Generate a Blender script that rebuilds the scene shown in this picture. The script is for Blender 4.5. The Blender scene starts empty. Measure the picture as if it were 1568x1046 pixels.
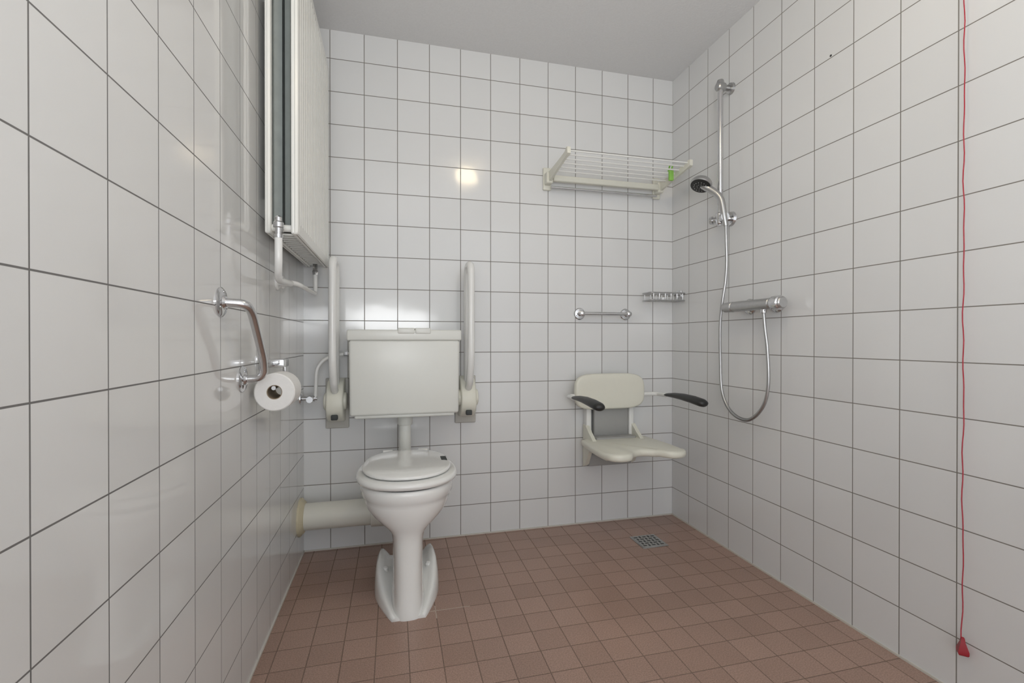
import bpy, bmesh, math, random
from mathutils import Vector, Matrix
random.seed(3)
T=0.1525; D=2.331; XL=-.403; XR=1.512; H=2.42; YF=-1.3; X0=-.2868
C=bpy.context.scene.collection
# ---------------------------------------------------------------- materials
def newmat(name):
    m=bpy.data.materials.new(name); m.use_nodes=True
    nt=m.node_tree; b=nt.nodes['Principled BSDF']
    return m,nt,b
def mat(name,col,rough=.4,metal=0,noise=.03,nscale=30,bump=0,coat=0,spec=.5):
    m,nt,b=newmat(name)
    N=nt.nodes; L=nt.links
    tc=N.new('ShaderNodeTexCoord'); nz=N.new('ShaderNodeTexNoise'); nz.inputs['Scale'].default_value=nscale
    nz.inputs['Detail'].default_value=4
    L.new(tc.outputs['Object'],nz.inputs['Vector'])
    r=N.new('ShaderNodeMix'); r.data_type='RGBA'
    r.inputs[6].default_value=(*[max(0,c*(1-noise)) for c in col],1)
    r.inputs[7].default_value=(*[min(1,c*(1+noise)) for c in col],1)
    L.new(nz.outputs['Fac'],r.inputs[0]); L.new(r.outputs[2],b.inputs['Base Color'])
    b.inputs['Roughness'].default_value=rough; b.inputs['Metallic'].default_value=metal
    b.inputs['Coat Weight'].default_value=coat; b.inputs['Coat Roughness'].default_value=.08
    b.inputs['Specular IOR Level'].default_value=spec
    if bump:
        bp=N.new('ShaderNodeBump'); bp.inputs['Strength'].default_value=bump; bp.inputs['Distance'].default_value=.002
        L.new(nz.outputs['Fac'],bp.inputs['Height']); L.new(bp.outputs[0],b.inputs['Normal'])
    return m
def tilemat(name,axu,ou,axv,ov,size,col,col2,grout,ms,rough,wav=.25,spec=.5,gn=0.0,speck=0):
    m,nt,b=newmat(name); N=nt.nodes; L=nt.links
    g=N.new('ShaderNodeNewGeometry'); s=N.new('ShaderNodeSeparateXYZ'); L.new(g.outputs['Position'],s.inputs[0])
    def sub(ax,o):
        a=N.new('ShaderNodeMath'); a.operation='SUBTRACT'; L.new(s.outputs[ax],a.inputs[0]); a.inputs[1].default_value=o-20*size; return a
    u=sub(axu,ou); v=sub(axv,ov)
    c=N.new('ShaderNodeCombineXYZ'); L.new(u.outputs[0],c.inputs[0]); L.new(v.outputs[0],c.inputs[1])
    br=N.new('ShaderNodeTexBrick'); br.offset=0; br.squash=1; br.offset_frequency=1; br.squash_frequency=1
    I=br.inputs; I['Scale'].default_value=1; I['Mortar Size'].default_value=ms; I['Mortar Smooth'].default_value=.3
    I['Brick Width'].default_value=size; I['Row Height'].default_value=size; I['Bias'].default_value=0
    I['Color1'].default_value=(*col,1); I['Color2'].default_value=(*col2,1); I['Mortar'].default_value=(*grout,1)
    L.new(c.outputs[0],I['Vector'])
    nz=N.new('ShaderNodeTexNoise'); nz.inputs['Scale'].default_value=2.2; nz.inputs['Detail'].default_value=5
    L.new(g.outputs['Position'],nz.inputs['Vector'])
    mx=N.new('ShaderNodeMix'); mx.data_type='RGBA'; mx.blend_type='MULTIPLY'; mx.inputs[0].default_value=1
    cr=N.new('ShaderNodeValToRGB'); lo=1-gn; cr.color_ramp.elements[0].position=.3; cr.color_ramp.elements[1].position=.7
    cr.color_ramp.elements[0].color=(lo,lo,lo,1); cr.color_ramp.elements[1].color=(1,1,1,1)
    L.new(nz.outputs['Fac'],cr.inputs[0]); L.new(br.outputs['Color'],mx.inputs[6]); L.new(cr.outputs[0],mx.inputs[7])
    last=mx.outputs[2]
    if speck:
        n2=N.new('ShaderNodeTexNoise'); n2.inputs['Scale'].default_value=260; n2.inputs['Detail'].default_value=3
        L.new(g.outputs['Position'],n2.inputs['Vector'])
        c2=N.new('ShaderNodeValToRGB'); c2.color_ramp.elements[0].position=.35; c2.color_ramp.elements[1].position=.65
        c2.color_ramp.elements[0].color=(1-speck,)*3+(1,); c2.color_ramp.elements[1].color=(1+speck,)*3+(1,)
        L.new(n2.outputs['Fac'],c2.inputs[0])
        m2=N.new('ShaderNodeMix'); m2.data_type='RGBA'; m2.blend_type='MULTIPLY'; m2.inputs[0].default_value=1
        L.new(last,m2.inputs[6]); L.new(c2.outputs[0],m2.inputs[7]); last=m2.outputs[2]
    L.new(last,b.inputs['Base Color'])
    mr=N.new('ShaderNodeMapRange'); mr.inputs['To Min'].default_value=rough; mr.inputs['To Max'].default_value=.85
    L.new(br.outputs['Fac'],mr.inputs['Value']); L.new(mr.outputs[0],b.inputs['Roughness'])
    b.inputs['Specular IOR Level'].default_value=spec
    inv=N.new('ShaderNodeMath'); inv.operation='SUBTRACT'; inv.inputs[0].default_value=1; L.new(br.outputs['Fac'],inv.inputs[1])
    b1=N.new('ShaderNodeBump'); b1.inputs['Strength'].default_value=.5; b1.inputs['Distance'].default_value=.0015
    L.new(inv.outputs[0],b1.inputs['Height'])
    n3=N.new('ShaderNodeTexNoise'); n3.inputs['Scale'].default_value=9; n3.inputs['Detail'].default_value=1
    L.new(g.outputs['Position'],n3.inputs['Vector'])
    b2=N.new('ShaderNodeBump'); b2.inputs['Strength'].default_value=wav; b2.inputs['Distance'].default_value=.004
    L.new(n3.outputs['Fac'],b2.inputs['Height']); L.new(b1.outputs[0],b2.inputs['Normal']); L.new(b2.outputs[0],b.inputs['Normal'])
    return m
W1=(.705,.71,.71); W2=(.74,.745,.745); G=(.21,.195,.175)
M_back=tilemat('tiles_back',0,X0,2,0,T,W1,W2,G,.0019,.10,wav=.18)
M_right=tilemat('tiles_right',1,2.179,2,0,T,W1,W2,G,.0017,.10,wav=.18)
M_left=tilemat('tiles_left',1,.654,2,-.0095,T,(.70,.70,.69),(.735,.735,.725),(.17,.165,.16),.0015,.07,wav=.12)
M_floor=tilemat('floor_tiles',0,.045,1,D-.02,.1005,(.365,.238,.188),(.42,.278,.222),(.22,.15,.12),.0019,.32,wav=.1,spec=.45,gn=.13,speck=.2)
M_ceil=mat('ceiling_plaster',(.74,.74,.74),.9,noise=.05,nscale=120,bump=.4)
M_china=mat('sanitary_ceramic',(.84,.84,.82),.07,noise=.01,coat=.5)
M_plast=mat('cistern_plastic',(.73,.735,.695),.28,noise=.01)
M_cream=mat('cream_plastic',(.75,.74,.65),.38,noise=.02)
M_white=mat('white_enamel',(.80,.80,.78),.22,noise=.01)
M_rad=mat('radiator_enamel',(.80,.80,.76),.3,noise=.01)
M_chrome=mat('chrome',(.66,.66,.67),.12,metal=1,noise=.02)
M_steel=mat('brushed_steel',(.5,.5,.5),.32,metal=1,noise=.08,nscale=80)
M_black=mat('black_rubber',(.02,.02,.02),.4,noise=.2)
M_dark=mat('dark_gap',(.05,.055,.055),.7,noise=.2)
M_conv=mat('convector_steel',(.27,.295,.285),.5,noise=.15)
M_grey=mat('grey_plastic',(.36,.36,.35),.4,noise=.03)
M_plate=mat('bracket_grey',(.52,.51,.47),.45,noise=.03)
M_paper=mat('tissue_paper',(.80,.79,.77),.95,noise=.03,nscale=90,bump=.3)
M_card=mat('cardboard',(.30,.24,.17),.9)
M_red=mat('red_plastic',(.30,.01,.02),.35)
M_cord=mat('red_cord',(.42,.04,.06),.8,noise=.3,nscale=120)
M_pvc=mat('cream_pvc',(.76,.75,.68),.3,noise=.02)
M_yell=mat('aged_collar',(.62,.56,.40),.5,noise=.2,nscale=20)
M_green=mat('green_clip',(.28,.58,.10),.5)
M_caulk=mat('caulk',(.60,.575,.52),.7,noise=.1)
M_patch=mat('pale_grout',(.48,.40,.34),.8,noise=.2,nscale=60)
# ---------------------------------------------------------------- helpers
def empty(name,loc=(0,0,0)):
    e=bpy.data.objects.new(name,None); e.location=loc; e.empty_display_size=.05; C.objects.link(e); return e
def fin(bm,name,m,par=None,ang=35,smooth=True):
    bmesh.ops.recalc_face_normals(bm,faces=bm.faces[:])
    for f in bm.faces: f.smooth=smooth
    a=math.radians(ang)
    for e in bm.edges:
        e.smooth = len(e.link_faces)==2 and e.calc_face_angle(0)<a
    me=bpy.data.meshes.new(name); bm.to_mesh(me); bm.free()
    me.materials.append(m)
    o=bpy.data.objects.new(name,me); C.objects.link(o)
    if par: 
        o.parent=par; o.matrix_parent_inverse=Matrix.Translation(par.location).inverted()
    return o
def box(name,m,par,lo,hi,bev=0,seg=3,rot=None,taper=None):
    bm=bmesh.new(); bmesh.ops.create_cube(bm,size=1)
    lo=Vector(lo);hi=Vector(hi);c=(lo+hi)/2;s=hi-lo
    for v in bm.verts:
        v.co=Vector((v.co.x*s.x,v.co.y*s.y,v.co.z*s.z))
        if taper and v.co.z<0: v.co.x*=taper; 
    if bev: bmesh.ops.bevel(bm,geom=bm.edges[:],offset=bev,segments=seg,profile=.5,affect='EDGES',clamp_overlap=True)
    if rot is not None:
        for v in bm.verts: v.co=rot@v.co
    for v in bm.verts: v.co+=c
    return fin(bm,name,m,par,ang=40)
def fillet(pts,r,n=6):
    pts=[Vector(p) for p in pts]
    if len(pts)<3 or r<=0: return pts
    out=[pts[0]]
    for i in range(1,len(pts)-1):
        a,b,c=pts[i-1],pts[i],pts[i+1]
        d1=(a-b);d2=(c-b); rr=min(r,d1.length*.49,d2.length*.49)
        p=b+d1.normalized()*rr;q=b+d2.normalized()*rr
        for k in range(n+1):
            t=k/n; out.append(p*(1-t)**2+b*2*t*(1-t)+q*t*t)
    out.append(pts[-1]); return out
def sweepbm(bm,pts,rad,seg=14,cap=True,flat=1):
    pts=[Vector(p) for p in pts]
    q=[pts[0]]
    for p in pts[1:]:
        if (p-q[-1]).length>1e-5: q.append(p)
    pts=q; n=len(pts); rings=[]
    t0=(pts[1]-pts[0]).normalized()
    up=Vector((0,0,1)) if abs(t0.z)<.9 else Vector((0,1,0))
    nrm=(up-t0*up.dot(t0)).normalized()
    for i,p in enumerate(pts):
        if i==0:t=t0
        elif i==n-1:t=(pts[-1]-pts[-2]).normalized()
        else:t=((pts[i+1]-p).normalized()+(p-pts[i-1]).normalized()).normalized()
        nrm=(nrm-t*nrm.dot(t)).normalized(); bi=t.cross(nrm)
        r=rad[i] if isinstance(rad,(list,tuple)) else rad
        rings.append([bm.verts.new(p+(nrm*math.cos(2*math.pi*k/seg)*flat+bi*math.sin(2*math.pi*k/seg))*r) for k in range(seg)])
    for a,b in zip(rings,rings[1:]):
        for k in range(seg): bm.faces.new((a[k],a[(k+1)%seg],b[(k+1)%seg],b[k]))
    if cap: bm.faces.new(rings[0][::-1]); bm.faces.new(rings[-1])
def tube(name,m,par,pts,r,fil=.0,seg=14,n=6,flat=1):
    bm=bmesh.new(); sweepbm(bm,fillet(pts,fil,n),r,seg,flat=flat); return fin(bm,name,m,par,ang=50)
def lathe(name,m,par,origin,axis,prof,seg=32,ang=35):
    bm=bmesh.new(); ax=Vector(axis).normalized(); o=Vector(origin)
    up=Vector((0,0,1)) if abs(ax.z)<.9 else Vector((0,1,0))
    a=(up-ax*up.dot(ax)).normalized(); b=ax.cross(a); rings=[]
    for d,r in prof:
        if r<1e-6: rings.append([bm.verts.new(o+ax*d)])
        else: rings.append([bm.verts.new(o+ax*d+(a*math.cos(2*math.pi*k/seg)+b*math.sin(2*math.pi*k/seg))*r) for k in range(seg)])
    for p,q in zip(rings,rings[1:]):
        for k in range(seg):
            k2=(k+1)%seg
            if len(p)==1 and len(q)>1: bm.faces.new((p[0],q[k2],q[k]))
            elif len(q)==1 and len(p)>1: bm.faces.new((p[k],p[k2],q[0]))
            elif len(p)>1: bm.faces.new((p[k],p[k2],q[k2],q[k]))
    if len(rings[0])>1 and prof[0]!=prof[-1]: bm.faces.new(rings[0][::-1])
    if len(rings[-1])>1 and prof[0]!=prof[-1]: bm.faces.new(rings[-1])
    return fin(bm,name,m,par,ang=ang)
def loft(name,m,par,loops,ang=35,sub=0):
    bm=bmesh.new(); R=[[bm.verts.new(p) for p in lp] for lp in loops]; n=len(R[0])
    for a,b in zip(R,R[1:]):
        for k in range(n): bm.faces.new((a[k],a[(k+1)%n],b[(k+1)%n],b[k]))
    bm.faces.new(R[0][::-1]); bm.faces.new(R[-1])
    return fin(bm,name,m,par,ang=ang)
def egg(cx,yf,yb,hw,z,n=48,ef=2.2,eb=2.6,split=.45):
    yc=yf+(yb-yf)*split; out=[]
    for k in range(n):
        t=2*math.pi*k/n; c,s=math.cos(t),math.sin(t); e=ef if s<0 else eb
        x=cx+hw*math.copysign(abs(c)**(2/e),c)
        y=yc+((yc-yf) if s<0 else (yb-yc))*math.copysign(abs(s)**(2/e),s)
        out.append((x,y,z))
    return out
def screwdisc(name,m,par,o,ax,r,t=.004):
    return lathe(name,m,par,o,ax,[(0,0),(0,r),(t*.6,r),(t,r*.85),(t*1.1,0)],20)
# ---------------------------------------------------------------- room
def slab(name,lo,hi,m):
    return box(name,m,None,lo,hi)
slab('floor',(XL-.1,YF,-.1),(XR+.1,D+.1,0),M_floor)
slab('ceiling',(XL-.1,YF,H),(XR+.1,D+.1,H+.1),M_ceil)
slab('wall_back',(XL-.1,D,0),(XR+.1,D+.1,H),M_back)
slab('wall_left',(XL-.1,YF,0),(XL,D,H),M_left)
slab('wall_right',(XR,YF,0),(XR+.1,D,H),M_right)
# ---------------------------------------------------------------- radiator
E=empty('radiator',(-.33,1.92,1.31))
ry0,ry1,rz0,rz1=1.575,2.285,1.305,2.225
def radpanel(name,xf,th,sgn):
    pitch=.0335; n=int((ry1-ry0-.04)/pitch); prof=[]
    dp=.010
    prof.append((ry0,0.0)); prof.append((ry0+.004,.0075)); prof.append((ry0+.012,dp))
    st=ry0+.022
    pw=(ry1-ry0-.044)/n
    for i in range(n):
        a=st+i*pw
        prof+= [(a,dp),(a+pw*.34,dp),(a+pw*.46,.0045),(a+pw*.58,.0045),(a+pw*.70,dp)]
    prof+=[(ry1-.022,dp),(ry1-.012,dp),(ry1-.004,.0075),(ry1,0)]
    bm=bmesh.new(); rows=[]
    zs=[(rz0,-.006),(rz0+.003,-.001),(rz0+.010,0),(rz0+.035,0),(rz0+.042,0),(rz1-.042,0),(rz1-.035,0),(rz1-.01,0),(rz1-.003,-.001),(rz1,-.006)]
    for zi,(z,off) in enumerate(zs):
        row=[]
        for y,d in prof:
            if zi not in (4,5): d=0 if d==0 else (.0075 if d==.0075 else dp)
            row.append(bm.verts.new((xf+sgn*(d-dp+off),y,z)))
        rows.append(row)
    for a,b in zip(rows,rows[1:]):
        for k in range(len(prof)-1): bm.faces.new((a[k],a[k+1],b[k+1],b[k]))
    fin(bm,name,M_rad,E,ang=35)
    xb=xf-sgn*dp
    box(name+'_core',M_rad,E,(min(xb,xb-sgn*(th-dp)),ry0,rz0+.001),(max(xb,xb-sgn*(th-dp)),ry1,rz1-.001),.004)
radpanel('front_panel',-.286,.022,1)
radpanel('rear_panel',-.364,.018,1)
npt=44; zz0,zz1=rz0+.03,rz1-.03
for nm,xa,xb in (('convector_fins_front',-.311,-.333),('convector_fins_rear',-.361,-.341)):
    bm=bmesh.new(); v=[]
    for i in range(npt):
        y=ry0+.012+(ry1-ry0-.024)*i/(npt-1); x=xa if (i//2)%2==0 else xb
        v.append((bm.verts.new((x,y,zz0)),bm.verts.new((x,y,zz1))))
    for a,b in zip(v,v[1:]): bm.faces.new((a[0],b[0],b[1],a[1]))
    fin(bm,nm,M_conv,E,smooth=False)
for zc in (rz0+.02,rz1-.02):
    for yy in (ry0+.02,ry1-.02):
        lathe('header_link',M_rad,E,(-.366,yy,zc),(1,0,0),[(0,.011),(.07,.011)],16)
for yy in (ry0+.12,ry1-.12):
    for zz in (rz0+.10,rz1-.12):
        box('wall_hanger',M_rad,E,(XL,yy-.015,zz-.03),(-.376,yy+.015,zz+.03),.002)
for i in range(18):
    y=ry0+.05+i*(ry1-ry0-.1)/17
    box('bottom_grille_bar',M_rad,E,(-.362,y-.002,rz0+.004),(-.308,y+.002,rz0+.010))
lathe('valve_body',M_chrome,E,(-.337,1.548,1.285),(0,0,1),[(0,.012),(.01,.014),(.012,.009),(.03,.010),(.032,.015),(.046,.015),(.05,.011),(.062,.010),(.066,.006),(.066,0)],20)
lathe('valve_union',M_chrome,E,(-.337,1.545,1.322),(0,1,0),[(0,.009),(.012,.013),(.026,.013),(.03,.009),(.06,.009)],6)
tube('pipe_near',M_white,E,[(-.337,1.548,1.295),(-.337,1.548,1.205),(-.35,1.60,1.165),(-.35,1.80,1.175),(XL,1.82,1.18)],.011,.035)
screwdisc('pipe_flange_near',M_white,E,(XL,1.82,1.18),(1,0,0),.026,.008)
lathe('valve_far',M_chrome,E,(-.337,2.235,1.265),(0,0,1),[(0,.012),(.015,.014),(.02,.011),(.05,.011)],6)
tube('pipe_far',M_white,E,[(-.337,2.235,1.27),(-.337,2.235,1.18),(-.345,1.93,1.185),(-.36,1.90,1.19),(XL,1.90,1.19)],.009,.03)
screwdisc('pipe_flange_far',M_white,E,(XL,1.90,1.19),(1,0,0),.024,.008)
# ---------------------------------------------------------------- fold-up support rails
def foldrail(cx):
    E=empty('folding_support_rail',(cx,D,.7))
    box('wall_plate',M_plate,E,(cx-.052,D-.012,.565),(cx+.052,D,.80),.006)
    yf=D-.19; yb=D-.075
    prof=[(0,.60),(-.05,.605),(-.105,.635),(-.122,.67),(-.118,.715),(-.095,.76),(-.06,.79),(0,.80)]
    loops=[]
    for x,ins in((-.036,.006),(-.033,.002),(-.028,0),(.028,0),(.033,.002),(.036,.006)):
        cy,cz=-.05,.70
        loops.append([(cx+x,D-.012+cy+(y-cy)*(1-ins*12),cz+(z-cz)*(1-ins*8)) for y,z in prof])
    loft('hinge_housing',M_cream,E,loops,ang=50)
    lathe('hinge_drum',M_cream,E,(cx-.049,D-.075,.700),(1,0,0),[(0,0),(0,.034),(.004,.039),(.013,.040),(.085,.040),(.094,.039),(.098,.034),(.098,0)],28)
    box('lock_tab',M_dark,E,(cx-.014,D-.136,.622),(cx+.014,D-.112,.645),.004)
    pts=[(cx,D-.09,.735),(cx,D-.145,.775),(cx,yf,.87),(cx,yf,1.33),(cx,yb,1.33),(cx,yb,.80),(cx,D-.085,.74)]
    tube('loop_tube',M_white,E,pts,.0165,.055,seg=18,n=10)
foldrail(-.255); foldrail(.345)
# ---------------------------------------------------------------- toilet
E=empty('raised_toilet',(.05,1.9,0))
tx=.05
col=[(0,.064,1.668,2.03,3),(.008,.064,1.668,2.03,3),(.03,.060,1.674,2.02,3),(.10,.0555,1.682,1.99,3),(.18,.054,1.688,1.97,3),(.25,.0555,1.69,1.97,3),
     (.28,.062,1.688,1.98,2.8),(.30,.080,1.682,2.0,2.5),(.32,.108,1.674,2.03,2.3),(.34,.132,1.668,2.05,2.2),(.365,.150,1.661,2.065,2.2),(.39,.160,1.657,2.08,2.2),(.405,.163,1.656,2.085,2.2),(.412,.170,1.651,2.09,2.2),(.438,.172,1.650,2.10,2.2),(.448,.170,1.652,2.10,2.2),(.452,.165,1.658,2.095,2.2)]
loft('bowl_pedestal',M_china,E,[egg(tx,yf,yb,hw,z,ef=e,eb=max(e,2.6)) for z,hw,yf,yb,e in col],ang=60)
for s in(-1,1):
    loops=[]
    for y,xo,zt,th in [(1.675,.058,.012,.9),(1.70,.070,.020,.9),(1.74,.086,.030,.9),(1.79,.104,.045,.9),(1.84,.117,.068,.8),(1.88,.123,.092,.75),(1.92,.125,.110,.7),(1.97,.124,.118,.7),(2.02,.118,.112,.7),(2.05,.104,.09,.75),(2.065,.085,.05,.8)]:
        lp=[(0.0,0),(xo*.6,0),(xo,0),(xo,.008),(xo*.99,zt*.35),(xo*.965,zt*.65),(xo*.92,zt*.88),(xo*.86,zt),(xo*.78,zt*.985),(xo*.68,zt*.86),(xo*.58,zt*.72),(0,zt*.65)]
        loops.append([(tx+s*a,y,b) for a,b in lp])
    loft('foot_flange',M_china,E,loops,ang=70)
    lathe('floor_bolt_cap',M_white,E,(tx+s*.082,1.90,.075),(0,-.3,1),[(0,.011),(.012,.011),(.017,.007),(.018,0)],16)
loft('rear_shelf',M_china,E,[egg(tx,1.95,2.17,.095,.33,ef=4,eb=5),egg(tx,1.93,2.19,.115,.38,ef=4,eb=5),egg(tx,1.93,2.20,.125,.445,ef=4,eb=5),egg(tx,1.935,2.195,.120,.452,ef=4,eb=5)],ang=60)
def plate(name,m,yf,yb,hw,z0,z1,r,dome=0):
    L=[egg(tx,yf+r,yb-r,hw-r,z0,64),egg(tx,yf+r*.3,yb-r*.3,hw-r*.3,z0+r*.3,64),egg(tx,yf,yb,hw,z0+r,64),egg(tx,yf,yb,hw,z1-r,64),egg(tx,yf+r*.3,yb-r*.3,hw-r*.3,z1-r*.3,64),egg(tx,yf+r,yb-r,hw-r,z1,64)]
    if dome:
        L+= [egg(tx,yf+.02,yb-.02,hw-.02,z1+dome*.5,64),egg(tx,yf+.06,yb-.06,hw-.06,z1+dome,64),egg(tx,yf+.12,yb-.12,hw-.12,z1+dome*1.2,64)]
    return loft(name,m,E,L,ang=60)
plate('seat_ring',M_china,1.645,2.10,.188,.456,.482,.011)
plate('seat_lid',M_china,1.675,2.10,.166,.486,.499,.006,.005)
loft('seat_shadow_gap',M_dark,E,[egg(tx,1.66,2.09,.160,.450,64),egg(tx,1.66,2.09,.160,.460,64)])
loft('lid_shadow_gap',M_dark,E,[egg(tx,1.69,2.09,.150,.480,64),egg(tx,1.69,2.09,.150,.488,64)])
for s in(-1,1):
    lathe('seat_hinge',M_china,E,(tx+s*.075-.02,2.115,.485),(1,0,0),[(0,0),(0,.012),(.04,.012),(.04,0)],16)
    lathe('hinge_post',M_china,E,(tx+s*.075,2.115,.448),(0,0,1),[(0,.009),(.037,.009)],14)
box('lid_dark_spot',M_dark,E,(tx+.132,1.87,.489),(tx+.156,1.93,.5035),.003)  # dark block added for the dark spot of a hinge hole, not a catch
# cistern and flush pipe
E=empty('toilet_cistern',(.05,D-.1,.8))
cl,cr_=-.189,.291
box('tank',M_plast,E,(cl,D-.2,.645),(cr_,D-.012,.978),.012,4,taper=.985)
box('tank_lid',M_plast,E,(cl-.008,D-.206,.974),(cr_+.008,D-.010,1.022),.008,4)
box('lid_seam',M_dark,E,(cl+.004,D-.196,.968),(cr_-.004,D-.02,.976),0)
box('flush_button',M_plast,E,(.016,D-.2085,1.004),(.090,D-.10,1.030),.005,3)
box('flush_button_stop',M_plast,E,(.092,D-.2085,1.004),(.162,D-.10,1.030),.005,3)
box('tank_foot',M_plast,E,(cl+.02,D-.19,.632),(cr_-.02,D-.02,.650),.006,3,taper=.98)
lathe('flush_pipe_nut',M_plast,E,(tx,D-.10,.585),(0,0,1),[(0,.031),(.004,.034),(.05,.036),(.06,.036)],24)
lathe('flush_pipe_collar',M_plast,E,(tx,D-.10,.640),(0,0,1),[(0,.040),(.012,.042),(.02,.042)],24)
tube('flush_pipe',M_plast,E,[(tx,D-.10,.60),(tx,D-.10,.415),(tx,D-.145,.40)],.0275,.03,seg=24)
box('tank_wall_bracket',M_plate,E,(cl-.02,D-.03,.80),(cl+.01,D,1.00),.004)
# water supply
E=empty('water_supply_pipe',(-.36,D-.05,.72))
lathe('stop_valve_rosette',M_chrome,E,(XL,D-.075,.715),(1,0,0),[(0,.026),(.004,.025),(.008,.014),(.008,0)],24)
lathe('stop_valve_body',M_chrome,E,(XL,D-.075,.715),(1,0,0),[(0,.010),(.03,.010),(.03,.014),(.06,.014),(.06,.009),(.07,.009)],16)
lathe('stop_valve_knob',M_chrome,E,(XL+.045,D-.085,.715),(0,-1,0),[(0,.008),(.02,.008),(.02,.015),(.04,.014),(.04,0)],12)
tube('supply_tube',M_white,E,[(XL+.062,D-.075,.715),(XL+.066,D-.07,.85),(-.30,D-.06,.895),(-.215,D-.06,.915),(-.185,D-.07,.915)],.008,.045)
lathe('inlet_nut',M_chrome,E,(-.222,D-.06,.915),(1,0,0),[(0,.012),(.018,.013),(.02,.010),(.034,.010)],6)
# waste pipe
E=empty('waste_pipe',(-.2,2.24,.195))
tube('pipe_run',M_pvc,E,[(XL,2.235,.195),(-.02,2.22,.20),(tx,2.14,.26),(tx,2.05,.33)],.058,.08,seg=32,n=8)
lathe('pipe_collar',M_pvc,E,(-.10,2.223,.1985),(1,-.03,0),[(0,.058),(.002,.066),(.07,.067),(.075,.058)],32)
lathe('wall_collar',M_yell,E,(XL,2.235,.195),(1,0,0),[(0,.060),(0,.082),(.008,.082),(.014,.074),(.022,.066),(.024,.058)],32)
# ---------------------------------------------------------------- angled grab bar, left wall
E=empty('angled_grab_bar',(XL,1.34,.97))
gx=XL+.055
tube('bar',M_chrome,E,[(XL,1.262,1.068),(gx,1.268,1.065),(gx+.004,1.300,1.045),(gx+.004,1.405,.925),(gx,1.425,.872),(XL,1.425,.870)],.0105,.030,seg=18,n=8)
for y,z in ((1.262,1.068),(1.425,.870)):
    lathe('flange',M_chrome,E,(XL,y,z),(1,0,0),[(0,.036),(.003,.036),(.007,.031),(.009,.018),(.014,.014)],28)
    for a in (90,210,330):
        lathe('screw',M_steel,E,(XL+.006,y+.025*math.cos(math.radians(a)),z+.025*math.sin(math.radians(a))),(1,0,0),[(0,.004),(.003,.003),(.003,0)],10)
# ---------------------------------------------------------------- toilet roll
E=empty('toilet_paper_holder',(XL,1.56,.9))
box('wall_mount',M_chrome,E,(XL-.001,1.585,.885),(XL+.012,1.645,.930),.004)
tube('arm',M_chrome,E,[(XL+.01,1.62,.908),(-.335,1.62,.908),(-.335,1.62,.839),(-.335,1.475,.839)],.006,.02)
box('cover_flap',M_chrome,E,(-.372,1.56,.893),(-.325,1.63,.918),.004,2)
lathe('paper',M_paper,E,(-.335,1.485,.826),(0,1,0),[(0,.021),(0,.052),(.003,.055),(.097,.055),(.1,.052),(.1,.021),(0,.021)],40).name='toilet_paper_roll'
lathe('core',M_card,E,(-.335,1.486,.826),(0,1,0),[(0,.019),(0,.0212),(.098,.0212),(.098,.019),(0,.019)],30)
# ---------------------------------------------------------------- upper rack
E=empty('fold_down_shower_rack',(1.1,D,1.8))
for x,s in ((.772,-1),(1.405,1)):
    box('wall_bracket',M_cream,E,(x-.022,D-.016,1.752),(x+.022,D,1.868),.006)
    box('bracket_knuckle',M_cream,E,(x-.018,D-.06,1.775),(x+.018,D-.012,1.835),.008,4)
    lp=[]
    for y,z,hh,w in [(D-.03,1.805,.024,.007),(D-.10,1.812,.022,.006),(D-.2,1.823,.017,.006),(D-.285,1.833,.014,.006),(D-.31,1.838,.018,.009),(D-.325,1.840,.014,.008)]:
        lp.append([(x-w,y,z-hh),(x+w,y,z-hh),(x+w,y,z+hh),(x-w,y,z+hh)])
    loft('side_arm',M_cream,E,lp)
box('rear_beam',M_cream,E,(.79,D-.066,1.786),(1.39,D-.040,1.816),.006)
for i,dy in enumerate((.11,.15,.19,.23,.27,.305)):
    z=1.812+.0255*(dy-.08)/.2
    tube('shelf_rod',M_white,E,[(.776,D-dy,z+.004),(1.400,D-dy,z+.004)],.0038,seg=10)
tube('towel_rod',M_chrome,E,[(.785,D-.035,1.762),(1.392,D-.035,1.762)],.006,seg=12)
E=empty('green_clip',(1.38,D-.2,1.83))
box('clip_body',M_green,E,(1.362,D-.207,1.790),(1.386,D-.193,1.850),.003)
tube('clip_hook',M_green,E,[(1.374,D-.20,1.84),(1.374,D-.215,1.862),(1.374,D-.19,1.874),(1.374,D-.175,1.845)],.004,.008,seg=8)
# ---------------------------------------------------------------- towel bar
E=empty('towel_bar',(1.09,D,1.12))
tube('bar',M_chrome,E,[(.955,D-.045,1.115),(1.222,D-.045,1.115)],.0088,seg=18)
for x in(.955,1.222):
    lathe('flange',M_chrome,E,(x,D+.002,1.115),(0,-1,0),[(0,.031),(.006,.031),(.010,.027),(.012,.013),(.034,.011),(.036,.0135),(.054,.013),(.058,.006),(.058,0)],28)
    for a in (90,210,330):
        lathe('screw',M_steel,E,(x+.021*math.cos(math.radians(a)),D-.006,1.115+.021*math.sin(math.radians(a))),(0,-1,0),[(0,.004),(.004,.003),(.004,0)],10)
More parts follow.
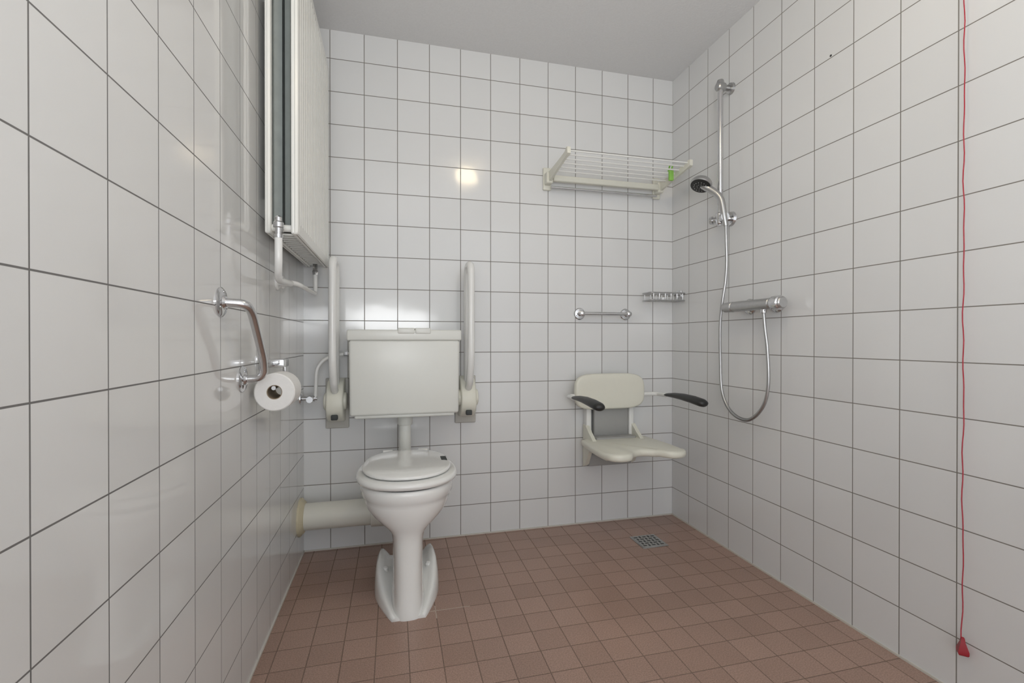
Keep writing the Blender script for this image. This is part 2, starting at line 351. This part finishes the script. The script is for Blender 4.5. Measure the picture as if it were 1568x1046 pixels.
# ---------------------------------------------------------------- shower seat
E=empty('fold_down_shower_seat',(1.1,D,.5))
sx=1.105
for x in (sx-.115,sx+.13):
    box('wall_rail',M_white,E,(x-.014,D-.05,.36),(x+.014,D,.70),.006)
box('rail_cover_grey',M_grey,E,(sx-.085,D-.046,.46),(sx+.115,D-.016,.66),.01)
box('rail_base_grey',M_grey,E,(sx-.10,D-.11,.445),(sx+.125,D-.05,.475),.006)
for x in (sx-.125,sx+.14):
    lp=[]
    for y,z0,z1 in [(D-.015,.31,.53),(D-.05,.33,.53),(D-.09,.40,.50),(D-.16,.425,.455)]:
        lp.append([(x-.010,y,z0),(x+.010,y,z0),(x+.010,y,z1),(x-.010,y,z1)])
    loft('seat_bracket',M_cream,E,lp)
box('lower_brace',M_grey,E,(sx-.115,D-.05,.315),(sx+.13,D-.01,.38),.006)
def pad(name,m,xs,y,z0,z1,th,r,curve=.0):
    cx=(xs[0]+xs[1])/2; hw=(xs[1]-xs[0])/2; hh=(z1-z0)/2; cz=(z0+z1)/2
    def outline(ins,yy):
        o=[]
        for k in range(48):
            t=2*math.pi*k/48; c,s=math.cos(t),math.sin(t)
            X=(hw-ins)*math.copysign(abs(c)**.42,c); Z=(hh-ins)*math.copysign(abs(s)**.55,s)
            o.append((cx+X,yy-curve*(X/hw)**2,cz+Z))
        return o
    loft(name,m,E,[outline(r,y),outline(r*.3,y-r*.3),outline(0,y-r),outline(0,y-th+r),outline(r*.3,y-th+r*.3),outline(r,y-th),outline(r*3,y-th-.001)],ang=60)
pad('backrest',M_cream,(.895,1.285),D-.055,.617,.802,.035,.010,.012)
def seatout(ins,z):
    P=[(-.185,.0),(-.16,.012),(0,.015),(.16,.012),(.185,0),(.20,-.12),(.205,-.24),(.195,-.33),(.150,-.365),(.095,-.355),(.055,-.300),(0,-.275),(-.055,-.300),(-.095,-.355),(-.150,-.365),(-.195,-.33),(-.205,-.24),(-.20,-.12)]
    n=len(P); out=[]
    for i in range(n):
        p0,p1,p2,p3=[Vector(P[(i+j-1)%n]) for j in range(4)]
        for k in range(5):
            t=k/5
            q=.5*((2*p1)+(-p0+p2)*t+(2*p0-5*p1+4*p2-p3)*t*t+(-p0+3*p1-3*p2+p3)*t**3)
            out.append(q)
    m=len(out); res=[]
    for i in range(m):
        t=(out[(i+1)%m]-out[i-1]).normalized(); nn=Vector((-t.y,t.x))
        q=out[i]-nn*ins
        res.append((sx+.015+q.x,D-.085+q.y,z+ (.004 if q.y<-.3 else 0)))
    return res
zb=.448
a=seatout(0,0); b=seatout(.01,0)
w=lambda L:max(p[0] for p in L)-min(p[0] for p in L)
sg=1 if w(b)<w(a) else -1
loft('seat_board',M_cream,E,[seatout(sg*.012,zb-.016),seatout(sg*.003,zb-.012),seatout(0,zb-.003),seatout(0,zb+.008),seatout(sg*.004,zb+.015),seatout(sg*.014,zb+.018)],ang=60)
for x,s in ((.855,-1),(1.365,1)):
    xin=.93 if s<0 else 1.25
    tube('arm_tube',M_white,E,[(xin,D-.075,.69),(x,D-.085,.69),(x,D-.18,.692)],.0105,.03,seg=14)
    lathe('arm_pivot',M_white,E,(xin-.02*s,D-.075,.69),(s,0,0),[(0,.014),(.05,.014)],16)
    pts=[(x,D-.165,.692),(x,D-.19,.695),(x,D-.25,.699),(x,D-.32,.700),(x,D-.40,.696),(x,D-.46,.690),(x,D-.478,.687),(x,D-.485,.686)]
    bm=bmesh.new(); sweepbm(bm,pts,[.010,.014,.020,.025,.028,.028,.023,.012],16,flat=.66); fin(bm,'arm_pad',M_black,E,ang=60)
# ---------------------------------------------------------------- wire soap basket
E=empty('wire_soap_basket',(1.45,2.25,1.22))
bx0,bx1,by0,by1=1.305,XR-.004,2.21,2.30
zt_,zb_=1.226,1.187
for z in(zt_,zb_):
    tube('rim_wire',M_steel,E,[(bx1,by0,z),(bx0,by0,z),(bx0,by1,z),(bx1,by1,z),(bx1,by0,z)],.004 if z==zt_ else .0028,.02,seg=8)
for i in range(6):
    x=bx0+.018+i*(bx1-bx0-.03)/5
    tube('cross_wire',M_steel,E,[(x,by0,zt_),(x,by0,zb_),(x,by1,zb_),(x,by1,zt_)],.0022,.005,seg=6,n=2)
box('wall_mount',M_chrome,E,(XR-.010,2.235,1.205),(XR,2.285,1.245),.003)
# ---------------------------------------------------------------- shower rail set
E=empty('shower_rail_set',(1.45,1.86,1.8))
rx,ryy=XR-.06,1.858
tube('riser_rail',M_chrome,E,[(rx,ryy,1.50),(rx,ryy,2.155)],.012,seg=20)
lathe('top_bracket',M_steel,E,(rx-.018,ryy,2.135),(1,0,0),[(0,0),(0,.016),(.005,.020),(.035,.020),(.045,.013),(.062,.013),(.066,.024),(.078,.026)],24)
lathe('top_cap',M_steel,E,(rx,ryy,2.125),(0,0,1),[(0,.015),(.03,.017),(.04,.014),(.043,0)],20)
lathe('lower_bracket',M_chrome,E,(rx-.012,ryy,1.535),(1,0,0),[(0,0),(0,.014),(.03,.016),(.045,.012),(.058,.012),(.060,.030),(.072,.034)],28)
lathe('slider',M_chrome,E,(rx,ryy,1.505),(0,0,1),[(0,.017),(.004,.020),(.05,.020),(.054,.017)],24)
lathe('slider_knob',M_chrome,E,(rx,ryy,1.53),(-.5,.8,0),[(0,.012),(.03,.012),(.032,.019),(.045,.017),(.048,0)],20)
lathe('handset_cone',M_chrome,E,(rx,ryy,1.53),(-.25,-1,0),[(0,.012),(.02,.013),(.025,.019),(.052,.019),(.052,0)],20)
hs=Vector((1.438,1.815,1.535))
hd=Vector((1.372,1.885,1.695))
bm=bmesh.new()
pts=fillet([hs+Vector((.008,-.002,-.045)),hs,hs+Vector((-.006,.012,.09)),hd+Vector((.022,-.012,-.02)),hd],.05,6)
sweepbm(bm,pts,[.012+.006*i/(len(pts)-1) for i in range(len(pts))],16); fin(bm,'handset_handle',M_steel,E,ang=60)
nd=Vector((-.42,-.18,-.88)).normalized()
lathe('handset_head',M_steel,E,hd-nd*.012,nd,[(-.016,0),(-.012,.022),(0,.042),(.010,.048),(.022,.048),(.025,.045)],36)
lathe('handset_face',M_black,E,hd-nd*.012,nd,[(.020,.0455),(.027,.044),(.030,.030),(.0305,0)],36)
for ring,rr in((8,.014),(14,.028)):
    for k in range(ring):
        a=2*math.pi*k/ring
        ax=nd.cross(Vector((0,0,1))).normalized(); ay=nd.cross(ax)
        lathe('nozzle',M_grey,E,hd+nd*.017+(ax*math.cos(a)+ay*math.sin(a))*rr,nd,[(0,.0018),(.004,.0012),(.004,0)],6)
def cat(P,n=10):
    P=[Vector(p) for p in P]; out=[]
    for i in range(len(P)-1):
        p0=P[max(i-1,0)];p1=P[i];p2=P[i+1];p3=P[min(i+2,len(P)-1)]
        for k in range(n):
            t=k/n; out.append(.5*((2*p1)+(-p0+p2)*t+(2*p0-5*p1+4*p2-p3)*t*t+(-p0+3*p1-3*p2+p3)*t**3))
    out.append(P[-1]); return out
hx=XR-.05
hp=cat([hs+Vector((.008,-.002,-.035)),(1.450,1.815,1.42),(1.458,1.822,1.33),(1.460,1.832,1.245),(hx-.008,1.845,1.15),(hx-.008,1.860,1.038),(hx,1.868,.88),(hx,1.855,.738),(hx,1.794,.655),(hx,1.694,.636),(hx,1.612,.70),(hx,1.582,.794),(hx,1.586,.93),(hx-.005,1.595,1.03),(1.455,1.60,1.10)],14)
L=[0]
for a,b in zip(hp,hp[1:]): L.append(L[-1]+(b-a).length)
def at(s):
    for i in range(len(L)-1):
        if L[i+1]>=s:
            t=(s-L[i])/max(1e-9,L[i+1]-L[i]); return hp[i].lerp(hp[i+1],t)
    return hp[-1]
N=int(L[-1]/.0022); pp=[at(L[-1]*i/N) for i in range(N+1)]
bm=bmesh.new(); sweepbm(bm,pp,[.0075 if i%2 else .0058 for i in range(N+1)],10); fin(bm,'hose',M_steel,E,ang=80)
# mixer
E=empty('thermostatic_shower_mixer',(1.455,1.66,1.12))
mx,mz=1.452,1.122
prof=[(0,0),(0,.019),(.003,.022),(.050,.023),(.053,.020),(.058,.020),(.061,.0225),(.262,.0225),(.265,.020),(.270,.020),(.273,.024),(.300,.024),(.322,.023),(.326,.019),(.326,0)]
lathe('mixer_body',M_steel,E,(mx,1.822,mz),(0,-1,0),prof,32)
for y in(1.735,1.585):
    lathe('wall_union',M_chrome,E,(XR,y,mz),(-1,0,0),[(0,.034),(.006,.034),(.014,.026),(.016,.017),(.06,.017)],28)
lathe('temperature_knob',M_chrome,E,(mx,1.545,mz),(0,-1,0),[(0,.026),(.004,.0285),(.036,.0285),(.04,.024),(.04,0)],12)
lathe('hose_outlet',M_chrome,E,(1.455,1.60,1.085),(0,0,1),[(0,.009),(.002,.011),(.02,.012),(.025,.010),(.04,.010)],16)
# ---------------------------------------------------------------- pull cord
E=empty('emergency_pull_cord',(1.492,.93,1.2))
pts=[]
for i in range(90):
    z=H-(H-.165)*i/89
    a=1 if i>60 else .5
    pts.append((1.494+.0012*math.sin(i*.9),.934+.0015*math.sin(i*.37)*a+.001*math.sin(i*1.3),z))
tube('cord',M_cord,E,pts,.0014,seg=8)
lathe('pull_weight',M_red,E,(1.494,.933,.126),(0,0,1),[(0,0),(0,.013),(.004,.016),(.012,.016),(.034,.007),(.045,.005),(.047,0)],4,ang=20)
lathe('ceiling_rose',M_white,E,(1.494-.006,.934,H-.02),(0,0,1),[(0,0),(0,.02),(.004,.024),(.02,.024)],24)
# ---------------------------------------------------------------- floor drain
E=empty('floor_drain',(1.20,2.04,0))
box('frame',M_steel,E,(1.130,1.975,0),(1.265,2.110,.003),.001,2)
box('grate',M_grey,E,(1.138,1.983,.0028),(1.257,2.102,.0042),.0005,1)
for i in range(5):
    for j in range(5):
        cx=1.1975+(i-2)*.0225; cy=2.0425+(j-2)*.0225
        if (i+j)%2==0: box('slot',M_dark,E,(cx-.009,cy-.0045,.0040),(cx+.009,cy+.0045,.0048))
        else: box('slot',M_dark,E,(cx-.0045,cy-.009,.0040),(cx+.0045,cy+.009,.0048))
# pale re-grouted joints beside the toilet foot
E=empty('grout_patch',(.15,1.7,0))
box('joint_across',M_patch,E,(.12,1.706,0),(.27,1.7092,.0006))
box('joint_along',M_patch,E,(.1438,1.66,0),(.1472,1.74,.0006))
# ---------------------------------------------------------------- holes in right wall
E=empty('wall_plug_holes',(XR,1.2,2))
for y,z in((1.055,2.0),(1.35,1.99)):
    lathe('plug_hole',M_black,E,(XR,y,z),(-1,0,0),[(0,.004),(.0008,.004),(.001,0)],12)
for n,lo,hi in (('trim_1',(XL,D-.004,0),(XR,D,.006)),('trim_2',(XR-.004,YF,0),(XR,D,.006)),('trim_3',(XL,YF,0),(XL+.004,D,.006))):
    box(n,M_caulk,None,lo,hi)
# ---------------------------------------------------------------- ceiling lamp
lx,ly=.595,.77
E=empty('ceiling_lamp',(lx,ly,H))
m,nt,b=newmat('lamp_glass'); b.inputs['Base Color'].default_value=(1,.9,.7,1); b.inputs['Emission Color'].default_value=(1,.82,.54,1); b.inputs['Emission Strength'].default_value=20
lathe('lamp_base',M_white,E,(lx,ly,H),(0,0,-1),[(0,.07),(.03,.07),(.032,.06)],32)
lathe('lamp_globe',m,E,(lx,ly,H-.03),(0,0,-1),[(0,.06),(.02,.082),(.05,.092),(.09,.082),(.118,.045),(.128,0)],32)
# fill light added behind the camera to brighten the ceiling; no lamp there
ld=bpy.data.lights.new('ceiling_fill','AREA'); ld.shape='ELLIPSE'; ld.size=.9; ld.size_y=.9; ld.energy=25; ld.color=(.97,.985,1)
lo=bpy.data.objects.new('ceiling_fill',ld); C.objects.link(lo); lo.location=(-.02,-.65,1.2); lo.rotation_euler=(math.radians(180-22),0,math.radians(-8))
# ---------------------------------------------------------------- world & camera
w=bpy.data.worlds.new('world'); bpy.context.scene.world=w; w.use_nodes=True
bg=w.node_tree.nodes['Background']; bg.inputs[0].default_value=(.93,.965,1,1); bg.inputs[1].default_value=1.72
cd=bpy.data.cameras.new('camera'); cam=bpy.data.objects.new('camera',cd); C.objects.link(cam)
cd.sensor_width=36; cd.lens=719.2/1568*36; cd.clip_start=.02
cam.location=(0,0,.978); cam.rotation_euler=(math.radians(90-.22),0,math.radians(-14.13))
bpy.context.scene.camera=cam
bpy.context.scene.view_settings.view_transform='Standard'
